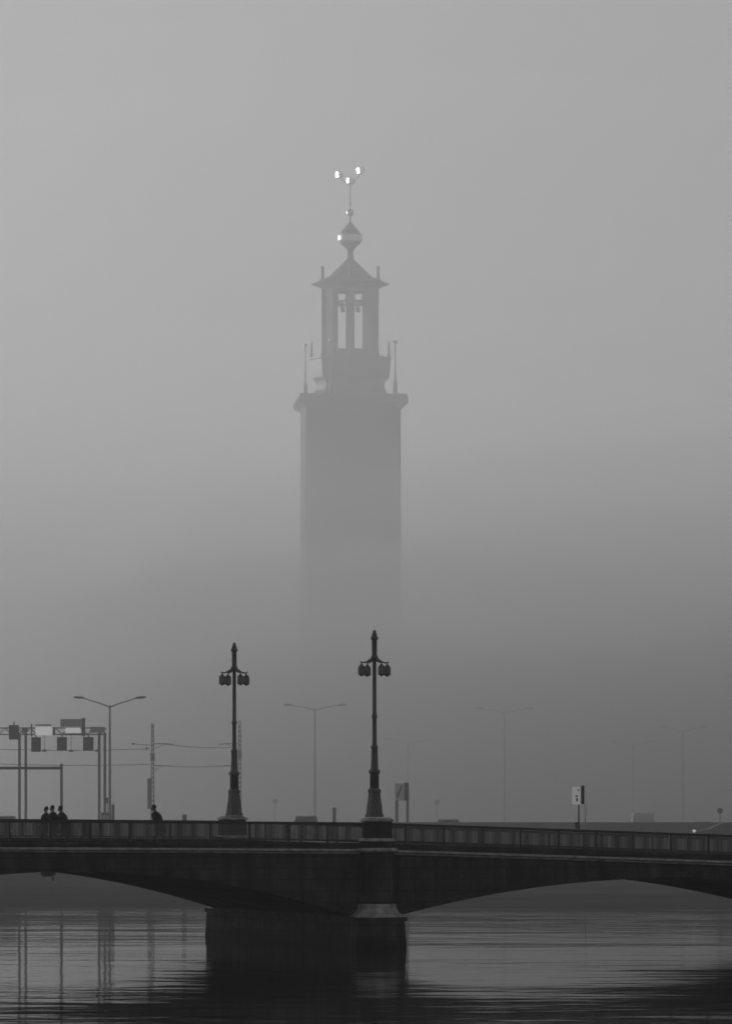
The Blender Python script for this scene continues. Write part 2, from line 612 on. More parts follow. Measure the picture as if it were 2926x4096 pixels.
def person(loc, heading, label, lean=0.1, stride=0.3, scale=1.0, coat='cloth', bag=False, hood=False, arm=(0.3, -0.3), turn=0.0):
    root = thing('person', loc, heading, label, 'person', 'people walking over the bridge')
    V, E, RD = [], [], []

    def add(p, r, par=None):
        V.append(Vector(p))
        RD.append(r)
        if par is not None:
            E.append((par, len(V) - 1))
        return len(V) - 1
    sl, cl = math.sin(lean), math.cos(lean)
    sp = lambda d, y=0.0, fw=0.0: (sl * d + fw * cl, y, 0.93 + cl * d - fw * sl)
    pel = add((0, 0, 0.93), (0.145, 0.105))
    bel = add(sp(0.20), (0.135, 0.10), pel)
    che = add(sp(0.38), (0.155, 0.115), bel)
    sho = add(sp(0.50), (0.10, 0.09), che)
    nec = add(sp(0.58), 0.055, sho)
    chin = add(sp(0.63, 0, 0.02), (0.062, 0.07), nec)
    head = add(sp(0.715, 0, 0.025), (0.082, 0.10), chin)
    top = add(sp(0.80, 0, 0.02), (0.06, 0.07), head)
    nose = add(sp(0.69, 0, 0.125), 0.013, head)
    heads = [nec, chin, head, top, nose]
    hands = []
    for sgn, sw in ((1, arm[0]), (-1, arm[1])):
        a = add(sp(0.47, 0.17 * sgn), 0.062, sho)
        el = add(Vector(sp(0.47, 0.205 * sgn)) + Vector((math.sin(sw) * 0.29, 0, -math.cos(sw) * 0.29)), 0.047, a)
        sw2 = sw + 0.35
        wr = add(V[el] + Vector((math.sin(sw2) * 0.25, 0, -math.cos(sw2) * 0.25)), 0.031, el)
        d = Vector((math.sin(sw2 + 0.1), 0, -math.cos(sw2 + 0.1)))
        pm = add(V[wr] + d * 0.07, (0.030, 0.020), wr)
        hands += [wr, pm]
        for j in range(4):
            off = Vector((0, 0, 0)) + Vector((math.cos(sw2), 0, math.sin(sw2))) * (-0.027 + 0.018 * j)
            f1 = add(V[pm] + d * (0.035 + 0.006 * (1.5 - abs(j - 1.5))) + off, 0.0085, pm)
            f2 = add(V[f1] + d * 0.038 + Vector((0, -0.015 * sgn, 0)), 0.007, f1)
            hands += [f1, f2]
        t1 = add(V[wr] + d * 0.045 + Vector((math.cos(sw2), 0, math.sin(sw2))) * 0.045, 0.009, wr)
        hands.append(t1)
    for sgn, st in ((1, stride), (-1, -stride)):
        hp = add((0.0, 0.085 * sgn, 0.88), (0.095, 0.09), pel)
        kn = add(Vector((math.sin(st) * 0.43 + 0.03, 0.09 * sgn, 0.88 - math.cos(st) * 0.43)), 0.062, hp)
        st2 = st - (0.45 if st < 0 else 0.05)
        an = add(V[kn] + Vector((math.sin(st2) * 0.40, 0, -math.cos(st2) * 0.385)), 0.043, kn)
        add(V[an] + Vector((0.13, 0.01 * sgn, -0.035 if st >= 0 else -0.07)), (0.042, 0.03), an)
        add(V[an] + Vector((-0.05, 0, -0.02)), 0.036, an)
    low = min(v.z for v in V) - 0.03
    for v in V:
        v.z -= low
    me = skin_mesh('body', V, E, RD, pel)
    for mm in (coat, 'skin'):
        me.materials.append(M[mm])
    sk = [V[i] for i in heads + hands]
    ot = [V[i] for i in range(len(V)) if i not in heads + hands]
    for p in me.polygons:
        c = p.center
        if min((c - q).length for q in sk) < min((c - q).length for q in ot):
            p.material_index = 1
    b = bpy.data.objects.new('body', me)
    COL.objects.link(b)
    b.parent = root
    # coat hanging from the shoulders to the thighs
    ct = MB()
    rings = []
    for d, rx, ry in ((-0.26, 0.21, 0.26), (0.0, 0.19, 0.225), (0.2, 0.185, 0.215), (0.38, 0.19, 0.245), (0.48, 0.155, 0.225), (0.56, 0.085, 0.12)):
        rings.append((Vector(sp(max(d, 0))) + Vector((0, 0, min(d, 0) - low)), rx, ry))
    n = 14
    vs_, fs = [], []
    for c, rx, ry in rings:
        for k in range(n):
            a = 2 * math.pi * k / n
            vs_.append(c + Vector((math.cos(a) * rx, math.sin(a) * ry, 0)))
    for i in range(len(rings) - 1):
        for k in range(n):
            fs.append((i * n + k, i * n + (k + 1) % n, (i + 1) * n + (k + 1) % n, (i + 1) * n + k))
    ct.add(vs_, fs, True)
    ct.build('coat', coat, root)
    hc = V[head]
    hr = MB()
    hr.sphere(hc + Vector((-0.02, 0, 0.035)), 0.088 if not hood else 0.118, 12, 8, 1.05)
    hr.build('hood' if hood else 'hair', coat if hood else 'hair', root)
    if bag:
        bk = MB()
        c = Vector(sp(0.30, 0, -0.22))
        c.z -= low
        bk.box(c - Vector((0, 0, 0.06)), (0.20, 0.32, 0.46), 0, lean)
        bk.build('backpack', 'cloth2', root, bevel=0.06)
    root.scale = (scale,) * 3
    return root


def walk_pos(px, w):
    # station on the bridge pavement under pixel column px
    k = (px - 1463) / FPX
    s = (k * (200 + CA * w) - 0.31 + SA * w) / (CA - k * SA)
    return br(s, w, zr(s) - 1.065)


LEFTWARD = math.pi + AX
person(walk_pos(178, 1.3), LEFTWARD, 'leftmost of three walkers in a huddle, slim, in a dark coat', -0.12, 0.28, 0.90, arm=(0.6, -0.3))
person(walk_pos(216, 2.0), LEFTWARD, 'tallest head in the middle of the three huddled walkers', 0.08, 0.3, 0.93, arm=(0.4, -0.2))
person(walk_pos(258, 1.2), LEFTWARD, 'rightmost of three huddled walkers, stooping in a charcoal coat', 0.22, 0.38, 0.94, coat='cloth2', arm=(0.2, -0.8))
person(walk_pos(638, 1.2), LEFTWARD, 'lone walker in a long coat below the railway mast, leaning forward', 0.30, 0.45, 1.0, arm=(0.5, -0.2))

# sign on the far pavement of the bridge
sgp = br(14.26, 15.5)
sg = thing('sign', (sgp.x, sgp.y, zr(14.26) - 1.07), 0, 'white rectangular sign with a dark plate beside it on a post behind the right railing', 'sign')
zz = lambda y: CAM_Z - (y - 3196) / FPX * sgp.y - sg.location.z
K = sgp.y / FPX
MB().lathe([(0.035, 0.0), (0.035, zz(3160))], 10).build('post', 'dark_steel', sg)
MB().box((-0.10, -0.075, (zz(3148) + zz(3219)) / 2), (0.345, 0.03, zz(3148) - zz(3219)), R(-16)).build('sign_face', 'glow_sign', sg, bevel=0.01)
fa = R(16)
fn, ft = Vector((-math.sin(fa), -math.cos(fa), 0)), Vector((math.cos(fa), -math.sin(fa), 0))
for y0, y1, t, wd in ((3157, 3166, 0.09, 0.045), (3182, 3188, 0.02, 0.10), (3192, 3206, 0.03, 0.07)):
    q = Vector((-0.10, -0.075, (zz(y0) + zz(y1)) / 2)) + fn * 0.020 + ft * t
    MB().box(q, (wd, 0.008, zz(y0) - zz(y1)), -fa).build('printed_mark', 'concrete', sg)
MB().box((0.150, -0.10, (zz(3143) + zz(3217)) / 2), (0.10, 0.34, zz(3143) - zz(3217)), R(6)).build('dark_plate', 'black_sign', sg, bevel=0.012)
MB().box((-0.06, 0, (zz(3289) + zz(3315)) / 2), (0.20, 0.16, zz(3289) - zz(3315)), 0, R(-14)).build('control_box', 'dark_steel', sg, bevel=0.01)
MB().box((0.08, 0.0, (zz(3152) + zz(3158)) / 2), (0.16, 0.03, 0.04)).box((0.08, 0.0, zz(3208)), (0.16, 0.03, 0.04)).build('clamp', 'dark_steel', sg)

# ------------------------------------------------------------------ road viaduct behind the bridge
VD = thing('viaduct', (0, 345, 0), 0, 'grey road viaduct with a long plain barrier seen in mist behind the bridge', 'viaduct')
DZ = 2.72
MB().box((0, 20.0, DZ - 0.45), (300, 40.0, 0.90)).build('deck', 'concrete', VD)
MB().box((0, 0.20, DZ + 0.215), (300, 0.36, 0.43)).build('parapet', 'concrete', VD)
MB().box((0, 23.0, DZ + 0.591), (300, 0.30, 1.18)).build('barrier', 'concrete', VD)
MB().box((0, 39.7, DZ + 0.301), (300, 0.30, 0.60)).build('parapet', 'concrete', VD)
first = None
for i, x in enumerate((-124, -93, -62, -33, -3.4, 29, 60, 91, 122)):
    if first is None:
        pb = MB()
        pb.box((0, 0, 0.41), (1.6, 34.0, 2.80))
        first = pb.build('pillar', 'concrete', VD, bevel=0.25)
        o = first
    else:
        o = first.copy()
        COL.objects.link(o)
        o.parent = VD
    o.location = (x, 20.0, 0)

RB = thing('railway_bridge', (0, 392, 0), 0, 'low railway bridge in the fog carrying the mast poles behind the viaduct', 'bridge')
MB().box((0, 6, 2.2), (300, 12, 0.8)).build('deck', 'concrete', RB)
MB().box((0, -0.16, 2.45), (300, 0.25, 1.3)).build('girder', 'dark_steel', RB)
first = None
for x in (-110, -74, -38, -4, 33, 68, 104):
    if first is None:
        first = MB().box((0, 6, 0.4), (1.4, 9, 2.78)).build('pillar', 'concrete', RB)
        o = first
    else:
        o = first.copy()
        COL.objects.link(o)
        o.parent = RB
    o.location = (x, 0, 0)


# ------------------------------------------------------------------ double-arm road lamps
def road_lamp(px, ytop, Y, zbase, half, lift, label, yaw=0.0):
    top = at(px, ytop, Y)
    h = top.z - zbase
    root = thing('road_lamp', (top.x, Y, zbase), yaw, label, 'street lamp', 'double armed road lamps in the mist')
    MB().lathe([(0.15, 0), (0.15, 1.1), (0.10, 1.15), (0.065, h), (0.03, h + 0.05)], 10).build('pole', 'steel', root)
    for sgn in (-1, 1):
        pts = [(sgn * 0.03, 0, h - 0.1), (sgn * half * 0.3, 0, h + lift * 0.25), (sgn * half * 0.7, 0, h + lift * 0.7), (sgn * half * 0.88, 0, h + lift * 0.93)]
        MB().tube(pts, [0.05, 0.042, 0.035, 0.035], 7).build('arm', 'steel', root)
        hd = MB()
        hd.lathe([(0.03, -0.36), (0.13, -0.22), (0.16, 0.05), (0.12, 0.32), (0.04, 0.38)], 10, (0, 0, 0))
        hd.v = [(z * sgn + sgn * half, y, x * 0.55 + h + lift + 0.10 * (z) * 0.6) for x, y, z in hd.v]
        hd.build('lamp_head', 'dark_steel', root)
    return root


road_lamp(439, 2823, 364, DZ, 2.05, 0.55, 'clearest double armed road lamp, just right of the sign gantry')
road_lamp(1259, 2836, 423, 2.2, 2.1, 0.32, 'faint double armed road lamp midway between the two ornate lamps')
road_lamp(2018, 2850, 468, 2.2, 2.2, 0.35, 'tall fading road lamp between the tower and the white sign')
road_lamp(2730, 2925, 474, 2.2, 1.8, 0.4, 'misty road lamp near the right edge above the headlights')
road_lamp(2531, 2985, 490, 2.2, 1.8, 0.4, 'very faint road lamp left of the one near the right edge')
road_lamp(1630, 2975, 490, 2.2, 1.8, 0.4, 'barely visible road lamp behind the two legged sign')


# ------------------------------------------------------------------ sign gantry
GY = 358
G0 = at(250, 3196, GY)
GT = thing('sign_gantry', (G0.x, GY, DZ), 0, 'overhead steel gantry with dark lane signals and pale sign panels at left', 'gantry')
gx = lambda px: (px - 1463) / FPX * GY - G0.x
gz = lambda y: CAM_Z - (y - 3196) / FPX * GY - DZ
for px, dy in ((78, 0.0), (99, 1.1), (397, 0.0), (416, 1.1)):
    MB().box((gx(px), dy, gz(2930) / 2), (0.17, 0.17, gz(2930))).build('post', 'steel', GT)
for y, dy in ((2912, 0.0), (2938, 0.0), (2912, 1.1), (2938, 1.1)):
    MB().box((gx(180), dy - 0.001, gz(y)), (gx(420) - gx(-60), 0.07, 0.07)).build('chord', 'steel', GT)
lat = MB()
x = gx(-58)
flip = 0
while x < gx(416):
    for dy in (0.0, 1.1):
        a, b_ = (gz(2912), gz(2938)) if flip else (gz(2938), gz(2912))
        lat.tube([(x, dy, a), (x + 0.42, dy, b_)], 0.018, 5)
    flip = 1 - flip
    x += 0.42
lat.build('lattice', 'steel', GT)


def panel(name, x0, y0, x1, y1, m, d, dy, parent=GT, frame=None):
    c = ((gx(x0) + gx(x1)) / 2, dy, (gz(y0) + gz(y1)) / 2)
    o = MB().box(c, (gx(x1) - gx(x0), d, gz(y0) - gz(y1))).build(name, m, parent, bevel=0.012)
    return o


for x0, y0, x1, y1 in ((126, 2950, 164, 3008), (229, 2949, 268, 3004), (333, 2949, 374, 3004), (37, 2901, 76, 2959)):
    o = panel('lane_signal', x0, y0, x1, y1, 'black_sign', 0.28, -0.25)
    panel('hanger', (x0 + x1) / 2 - 3, min(y0 - 14, 2936), (x0 + x1) / 2 + 3, y0 + 1, 'steel', 0.06, -0.10, o)
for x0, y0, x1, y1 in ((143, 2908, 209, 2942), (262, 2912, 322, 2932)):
    panel('sign_panel', x0, y0, x1, y1, 'glow_white', 0.12, -0.22)
panel('sign_back', 242, 2877, 326, 2908, 'pale', 0.05, -0.20)
panel('sign_back', 258, 2934, 326, 2942, 'steel', 0.05, -0.20)
panel('sign_back', 143, 2898, 207, 2905, 'pale', 0.05, -0.20)
panel('sign_frame', 327, 2873, 341, 2946, 'dark_steel', 0.16, -0.24)
panel('sign_frame', 124, 2896, 130, 2946, 'dark_steel', 0.12, -0.24)
panel('sign_frame', 213, 2912, 222, 2942, 'dark_steel', 0.12, -0.24)
panel('junction_box', 362, 2908, 420, 2932, 'pale', 0.4, -0.30)
panel('junction_box', 88, 2914, 111, 2931, 'steel', 0.3, -0.25)
for px, py in ((176, 3003), (283, 3004), (390, 3003)):
    MB().box((gx(px), 0.3, gz(py)), (0.30, 0.12, 0.14)).tube([(gx(px), 0.3, gz(py)), (gx(px) + 0.03, 0.3, gz(2940))], 0.015, 5).build('camera_housing', 'dark_steel', GT)

PF = thing('portal_frame', at(246, 3196, 350) * Vector((1, 1, 0)).length and (at(246, 3196, 350).x, 350, DZ), 0,
           'plain dark steel portal with one leg standing below the lane signals', 'portal frame')
fz = lambda y: CAM_Z - (y - 3196) / FPX * 350 - DZ
MB().box((0, 0, fz(3055) / 2), (0.17, 0.17, fz(3055))).build('leg', 'dark_steel', PF)
MB().box((-6.0, 0, fz(3055) / 2), (0.17, 0.17, fz(3055))).build('leg', 'dark_steel', PF)
MB().box((-3.0, 0, fz(3073)), (5.82, 0.14, 0.19)).build('beam', 'dark_steel', PF)


# ------------------------------------------------------------------ catenary masts and wires
MY = 396


def mast(px, ytop, label, box, side):
    b0 = at(px, ytop, MY)
    h = b0.z - 2.6
    root = thing('catenary_mast', (b0.x, MY, 2.6), 0, label, 'mast', 'railway masts')
    p = MB()
    for dx, dy in ((-0.09, -0.09), (0.09, -0.09), (0.09, 0.09), (-0.09, 0.09)):
        p.tube([(dx * 1.3, dy * 1.3, 0), (dx * 0.7, dy * 0.7, h)], 0.032, 5)
    z = 0.2
    while z < h - 0.4:
        q = 0.09 * (1.3 - 0.6 * z / h)
        p.tube([(-q, -q, z), (q, -q, z + 0.32)], 0.02, 4)
        p.tube([(q, q, z), (-q, q, z + 0.32)], 0.02, 4)
        p.tube([(-q, q, z), (-q, -q, z + 0.32)], 0.02, 4)
        p.tube([(q, -q, z), (q, q, z + 0.32)], 0.02, 4)
        z += 0.34
    p.lathe([(0.16, h - 2.75), (0.16, h - 2.2)], 8)
    p.build('pole', 'dark_steel', root)
    zz_ = lambda y: CAM_Z - (y - 3196) / FPX * MY - 2.6
    for y, ln in ((2976, 1.5), (3064, 1.25)):
        a = MB()
        a.tube([(0.1 * side, 0, zz_(y)), (side * ln * 0.5, 0, zz_(y) + 0.03), (side * ln, 0, zz_(y) - 0.03)], 0.035, 6)
        a.tube([(0.1 * side, 0, zz_(y) - 0.35), (side * ln * 0.6, 0, zz_(y) - 0.02)], 0.025, 6)
        a.build('cantilever', 'steel', root)
        i = MB()
        for k in range(4):
            i.lathe([(0.03, 0.0), (0.075, 0.03), (0.03, 0.06)], 8, (side * (0.22 + 0.07 * k), 0, zz_(y) - 0.03))
        i.build('insulator', 'dark_steel', root)
    if box:
        MB().box((-0.22, -0.05, (zz_(3114) + zz_(3236)) / 2), (0.30, 0.32, zz_(3114) - zz_(3236))).build('balance_weight', 'dark_steel', root, bevel=0.02)
        a = MB()
        a.tube([(-0.1, 0, zz_(2982)), (-1.5, 0, zz_(2976))], 0.028, 6)
        a.sphere((-1.42, 0, zz_(2976)), 0.13, 10, 6, 0.6)
        a.sphere((-0.42, 0, zz_(2994)), 0.10, 10, 6)
        a.build('side_arm', 'dark_steel', root)
    return root


mast(610, 2894, 'left railway mast with a tall weight box above the lone walker', True, 1)
mast(958, 2884, 'right railway mast half hidden behind the far ornate lamp', False, -1)
for (x0, y0), (x1, y1), lab in (((640, 2974), (940, 2990), 'upper overhead wire strung between the two railway masts'),
                                ((640, 3062), (940, 3060), 'lower overhead wire strung between the two railway masts'),
                                ((-160, 2992), (598, 2996), 'upper overhead wire running left from the mast past the gantry'),
                                ((-160, 3050), (598, 3058), 'lower overhead wire running left from the mast past the gantry')):
    a, b_ = at(x0, y0, MY), at(x1, y1, MY)
    pts = []
    for i in range(13):
        t = i / 12
        q = a.lerp(b_, t)
        q.z -= 0.14 * 4 * t * (1 - t)
        pts.append(q)
    tag(MB().tube(pts, 0.022, 5).build('overhead_wire', 'dark_steel'), lab, 'wire', 'overhead wires')


# ------------------------------------------------------------------ signs, posts and cabinets on the viaduct
SY = 349
sa_ = at(1607, 3196, SY)
S2 = thing('sign', (sa_.x, SY, DZ), 0, 'two legged white sign with a dark diagonal bar, right of the near lamp', 'sign')
sx = lambda px: (px - 1463) / FPX * SY - sa_.x
sz = lambda y: CAM_Z - (y - 3196) / FPX * SY - DZ
MB().box((sx(1586), 0, sz(3140) / 2), (0.20, 0.10, sz(3140))).build('leg', 'steel', S2)
MB().box((sx(1629), 0.06, sz(3140) / 2), (0.18, 0.10, sz(3140))).build('leg', 'steel', S2)
MB().box(((sx(1578) + sx(1618)) / 2, -0.08, (sz(3134) + sz(3203)) / 2), (sx(1618) - sx(1578), 0.04, sz(3134) - sz(3203))).build('sign_face', 'white', S2, bevel=0.01)
dg_ = MB()
dg_.add([(sx(1583), -0.104, sz(3190)), (sx(1592), -0.104, sz(3190)), (sx(1609), -0.104, sz(3143)), (sx(1603), -0.104, sz(3143)),
         (sx(1583), -0.114, sz(3190)), (sx(1592), -0.114, sz(3190)), (sx(1609), -0.114, sz(3143)), (sx(1603), -0.114, sz(3143))],
        [(0, 1, 2, 3), (7, 6, 5, 4), (0, 4, 5, 1), (1, 5, 6, 2), (2, 6, 7, 3), (3, 7, 4, 0)])
dg_.build('diagonal_bar', 'steel', S2)
MB().box(((sx(1617) + sx(1633)) / 2, -0.02, (sz(3131) + sz(3203)) / 2), (sx(1633) - sx(1617), 0.5, sz(3131) - sz(3203))).build('side_panel', 'black_sign', S2, bevel=0.01)


def post_sign(px, y0, y1, w, Y, zb, name, m, label, cat, round_=False, d=0.05, group=None):
    c = at(px, (y0 + y1) / 2, Y)
    root = thing(name, (c.x, Y, zb), 0, label, cat, group)
    zc = c.z - zb
    hh = (y1 - y0) * Y / FPX
    MB().lathe([(0.035, 0), (0.035, zc + hh * 0.3)], 8).build('post', 'steel', root)
    b = MB()
    if round_:
        n = 20
        b.lathe([(hh / 2, -0.02), (hh / 2, 0.02)], n, smooth=False)
        b.v = [(x, -0.06 + z, y + zc) for x, y, z in b.v]
    else:
        b.box((0, -0.06, zc), (w * Y / FPX, d, hh), taper=1.12)
    b.build('plate', m, root)
    return root


post_sign(2340, 3217, 3268, 11, 350, DZ, 'marker_post', 'white', 'narrow white marker right of the white sign', 'marker', d=0.12)
post_sign(2878, 3233, 3255, 20, 366, DZ, 'round_sign', 'black_sign', 'round dark sign standing above the car at the right edge', 'sign', True, group='round road signs')
post_sign(1100, 3194, 3218, 20, 440, 2.2, 'round_sign', 'black_sign', 'faint round sign left of the faint road lamp between ornate lamps', 'sign', True, group='round road signs')
post_sign(1747, 3198, 3220, 20, 440, 2.2, 'round_sign', 'black_sign', 'faint round sign right of the two legged sign', 'sign', True, group='round road signs')
tag(MB().lathe([(0.11, 0), (0.11, 2.02), (0.13, 2.05), (0.13, 2.16), (0.04, 2.22)], 12).build('bollard', 'dark_steel', None, (at(1336, 3232, 352).x, 352, DZ)),
    'stout dark post just left of the near ornate lamp', 'post')
tag(MB().lathe([(0.15, 0), (0.15, 1.62), (0.13, 1.76)], 12).build('bollard', 'concrete', None, (at(737, 3260, 352).x, 352, DZ)),
    'stubby post top showing between the lone walker and the far lamp', 'post')

cb = thing('roadside_cabinet', (at(424, 3196, 351).x, 351, DZ), 0, 'pale roadside cabinet with a small signal at the foot of the gantry', 'cabinet')
cz = lambda y: CAM_Z - (y - 3196) / FPX * 351 - DZ
MB().box((0.0, 0, cz(3254) / 2), (0.62, 0.45, cz(3254))).build('box', 'concrete', cb, bevel=0.02)
MB().box((0.0, 0, cz(3254) + 0.03), (0.68, 0.52, 0.05)).build('lid', 'steel', cb)
MB().box((0.0, -0.235, cz(3254) * 0.5), (0.5, 0.018, cz(3254) * 0.85)).build('door', 'pale', cb)
MB().tube([(0.08, 0.1, cz(3254)), (0.08, 0.1, cz(3190))], 0.025, 6).box((0.06, 0.05, cz(3203)), (0.16, 0.14, 0.36)).build('signal_head', 'dark_steel', cb)
tag(MB().box((0, 0, cz(3222) / 2), (0.19, 0.19, cz(3222))).lathe([(0.13, cz(3222) + 0.001), (0.02, cz(3222) + 0.09)], 4).build('short_post', 'steel', None, (at(452, 3222, 351).x, 351, DZ)),
    'short square post beside the pale roadside cabinet', 'post')


# ------------------------------------------------------------------ vehicles
def car(px, yroof, Y, zb, yaw, paint, label, van=False, lit=False, h=None, name='car'):
    top = at(px, yroof, Y)
    h = top.z - zb
    root = thing(name, (top.x, Y, zb), yaw, label, 'van' if van else 'car', 'vehicles on the viaduct')
    L, W = (4.7, 1.78) if van else (4.3, 1.72)
    if van:
        pr = [(-2.3, 0.30), (2.35, 0.30), (2.35, 0.75), (2.2, 0.95), (1.75, 1.02), (1.15, h - 0.12), (0.95, h - 0.02), (-2.15, h), (-2.3, h - 0.15)]
    else:
        k = h / 1.42
        pr = [(-2.12, 0.28), (2.12, 0.28), (2.15, 0.55), (2.0, 0.72), (1.15, 0.90 * k), (0.35, h - 0.07), (0.05, h - 0.01), (-0.9, h), (-1.45, h - 0.12), (-2.0, 0.95 * k), (-2.15, 0.7)]
    n = len(pr)
    v, f = [], []
    for yy, sc in ((-W / 2, 1.0), (-W / 2 + 0.001, 1.0), (W / 2, 1.0)):
        pass
    rows = []
    for side in (-1, 1):
        row = []
        for x, z in pr:
            inset = 0.0 if z < 0.95 else 0.20 * (z - 0.95) / max(0.2, h - 0.95)
            row.append((x, side * (W / 2 - inset), z))
        rows.append(row)
    v = rows[0] + rows[1]
    f = [tuple(range(n)), tuple(range(n, 2 * n))[::-1]] + [(i, (i + 1) % n, (i + 1) % n + n, i + n) for i in range(n)]
    MB().add(v, f).build('body', paint, root, bevel=0.06)
    wz0, wz1 = (1.02 if not van else 1.08), h - 0.14
    for side in (-1, 1):
        xs = [(-1.35, 0.55)] if not van else [(0.15, 1.05)]
        for x0, x1 in xs:
            g = MB()
            yo = lambda z: side * (W / 2 - 0.20 * (z - 0.95) / max(0.2, h - 0.95) + 0.006)
            yi = lambda z: yo(z) - side * 0.02
            g.add([(x0, yo(wz0), wz0), (x1, yo(wz0), wz0), (x1 - 0.35, yo(wz1), wz1), (x0 + 0.2, yo(wz1), wz1),
                   (x0, yi(wz0), wz0), (x1, yi(wz0), wz0), (x1 - 0.35, yi(wz1), wz1), (x0 + 0.2, yi(wz1), wz1)],
                  [(0, 1, 2, 3), (7, 6, 5, 4), (0, 4, 5, 1), (1, 5, 6, 2), (2, 6, 7, 3), (3, 7, 4, 0)])
            g.build('side_window', 'car_glass', root)
    ws = MB()
    (xa, za), (xb, zb_) = (pr[4], pr[5])
    nx = Vector((zb_ - za, 0, xa - xb)).normalized() * 0.07
    p0, p1 = Vector((xa, 0, za)).lerp(Vector((xb, 0, zb_)), 0.12), Vector((xa, 0, za)).lerp(Vector((xb, 0, zb_)), 0.9)
    q = []
    for o_ in (nx * 0.15, nx * 0.35):
        q += [p0 + o_ + Vector((0, -0.68, 0)), p0 + o_ + Vector((0, 0.68, 0)), p1 + o_ + Vector((0, 0.58, 0)), p1 + o_ + Vector((0, -0.58, 0))]
    ws.add(q, [(0, 1, 2, 3), (7, 6, 5, 4), (0, 4, 5, 1), (1, 5, 6, 2), (2, 6, 7, 3), (3, 7, 4, 0)])
    ws.build('windscreen', 'car_glass', root)
    for x in (-1.3, 1.32):
        for side in (-1, 1):
            t = MB().lathe([(0.22, -0.10), (0.30, -0.10), (0.31, -0.06), (0.31, 0.06), (0.30, 0.10), (0.22, 0.10)], 18)
            t.v = [(x + a, side * (W / 2 - 0.08) + c, 0.312 + b_) for a, b_, c in t.v]
            wh = t.build('wheel', 'rubber', root)
            r_ = MB().lathe([(0.20, -0.105), (0.20, 0.105)], 12)
            r_.v = [(x + a, side * (W / 2 - 0.08) + c, 0.312 + b_) for a, b_, c in r_.v]
            r_.build('rim', 'steel', wh)
    for side in (-1, 1):
        hd = MB().sphere((0, 0, 0), 0.10, 12, 6)
        hd.v = [(pr[2][0] - 0.03 + a * 0.8, side * 0.58 + b_ * 1.5, 0.68 + c) for a, b_, c in hd.v]
        hd.build('headlight', 'headlight' if lit else 'pale', root)
        tl = MB().box((-2.15, side * 0.66, 0.80), (0.06, 0.26, 0.16))
        tl.build('tail_light', 'dark_steel', root)
    return root


END = math.pi / 2
car(1223, 3263, 353.5, DZ, -END, 'car_dark', 'dark car roof left of the faint road lamp foot between ornate lamps')
car(1793, 3277, 375, DZ, -END, 'car_dark', 'dark car roof humped above the barrier right of the two legged sign')
car(2396, 3280, 376, DZ, END, 'car_light', 'pale car roof above the barrier nearest the white marker')
car(2480, 3283, 381, DZ, END, 'car_light', 'second pale car roof along the barrier from the white marker')
car(2566, 3251, 379, DZ, END, 'car_light', 'tall pale van above the barrier between the white sign and right road lamp', van=True, name='van')
car(2905, 3289, 352, DZ, math.pi, 'car_dark', 'dark car with its headlights on at the right edge', lit=True)
car(2806, 3283, 378, DZ, -END, 'car_light', 'white car roof just behind the dark car with headlights')
car(16, 3264, 353, DZ, -END, 'car_dark', 'dark car roof at the far left edge below the gantry posts')


# ------------------------------------------------------------------ the city hall tower
TY = 800.0
CROWN_ROT = 210.0
TX = (1400 - 1463) / FPX * TY
PHI = R(4)
T = thing('tower', (TX, TY, 2.2), 0, 'tall brick tower fading into fog with an open lantern and three crowns on top', 'tower')
Z = lambda y: CAM_Z - (y - 3196) / FPX * TY - 2.2
SQ = lambda half: half * math.sqrt(2)
sq_rot = PHI + math.pi / 4 + math.pi / 2


def tl(name, prof, n, material, rot, parent=T, c=(0, 0, 0), smooth=False):
    return MB().lathe(prof, n, c, rot, smooth).build(name, material, parent)


zc0, zc1 = Z(1641), Z(1589)
tl('shaft', [(SQ(7.12), -0.1), (SQ(7.04), zc0 * 0.6), (SQ(6.97), zc0)], 4, 'brick', sq_rot)
co = tl('cornice', [(SQ(7.05), zc0 + 0.002), (SQ(7.6), zc0 + 0.45), (SQ(7.92), zc0 + 0.55), (SQ(7.92), zc1 - 0.15), (SQ(7.8), zc1)], 4, 'stone', sq_rot)
den = MB()
for side in range(4):
    a = PHI + side * math.pi / 2
    for k in range(13):
        t = -7.2 + k * 1.2
        p = Vector((7.98, t, zc0 + 0.9))
        p = Matrix.Rotation(a, 3, 'Z') @ p
        den.box(p, (0.16, 0.5, 0.55), a)
tag(den.build('dentils', 'stone', co), kind='stuff')
oct_rot = 0.0
tl('octagon_base', [(6.25, zc1 + 0.002), (5.75, zc1 + 0.35), (5.2, zc1 + 1.0), (5.0, Z(1541)), (5.15, Z(1528)), (5.7, Z(1513))], 8, 'copper', oct_rot)
ga = tl('gallery', [(5.72, Z(1513) + 0.002), (5.85, Z(1490)), (5.95, Z(1442)), (6.1, Z(1438)), (6.1, Z(1430)), (5.6, Z(1430)), (5.6, Z(1440)), (0.5, Z(1440))], 8, 'copper', oct_rot)
pil = None
for k in range(8):
    a = k * math.pi / 4 - math.pi / 2
    if pil is None:
        pb = MB()
        z0, z1 = Z(1440) + 0.003, Z(1158)
        pb.box((0, 0, (z0 + z1) / 2), (1.0, 1.28, z1 - z0))
        pb.box((0, 0, z0 + 0.35), (1.2, 1.5, 0.7))
        pb.box((0, 0, z1 - 1.0), (1.15, 1.45, 0.35))
        pil = pb.build('pillar', 'copper', T)
        o = pil
    else:
        o = pil.copy()
        COL.objects.link(o)
        o.parent = T
    o.location = (3.72 * math.cos(a), 3.72 * math.sin(a), 0)
    o.rotation_euler.z = a
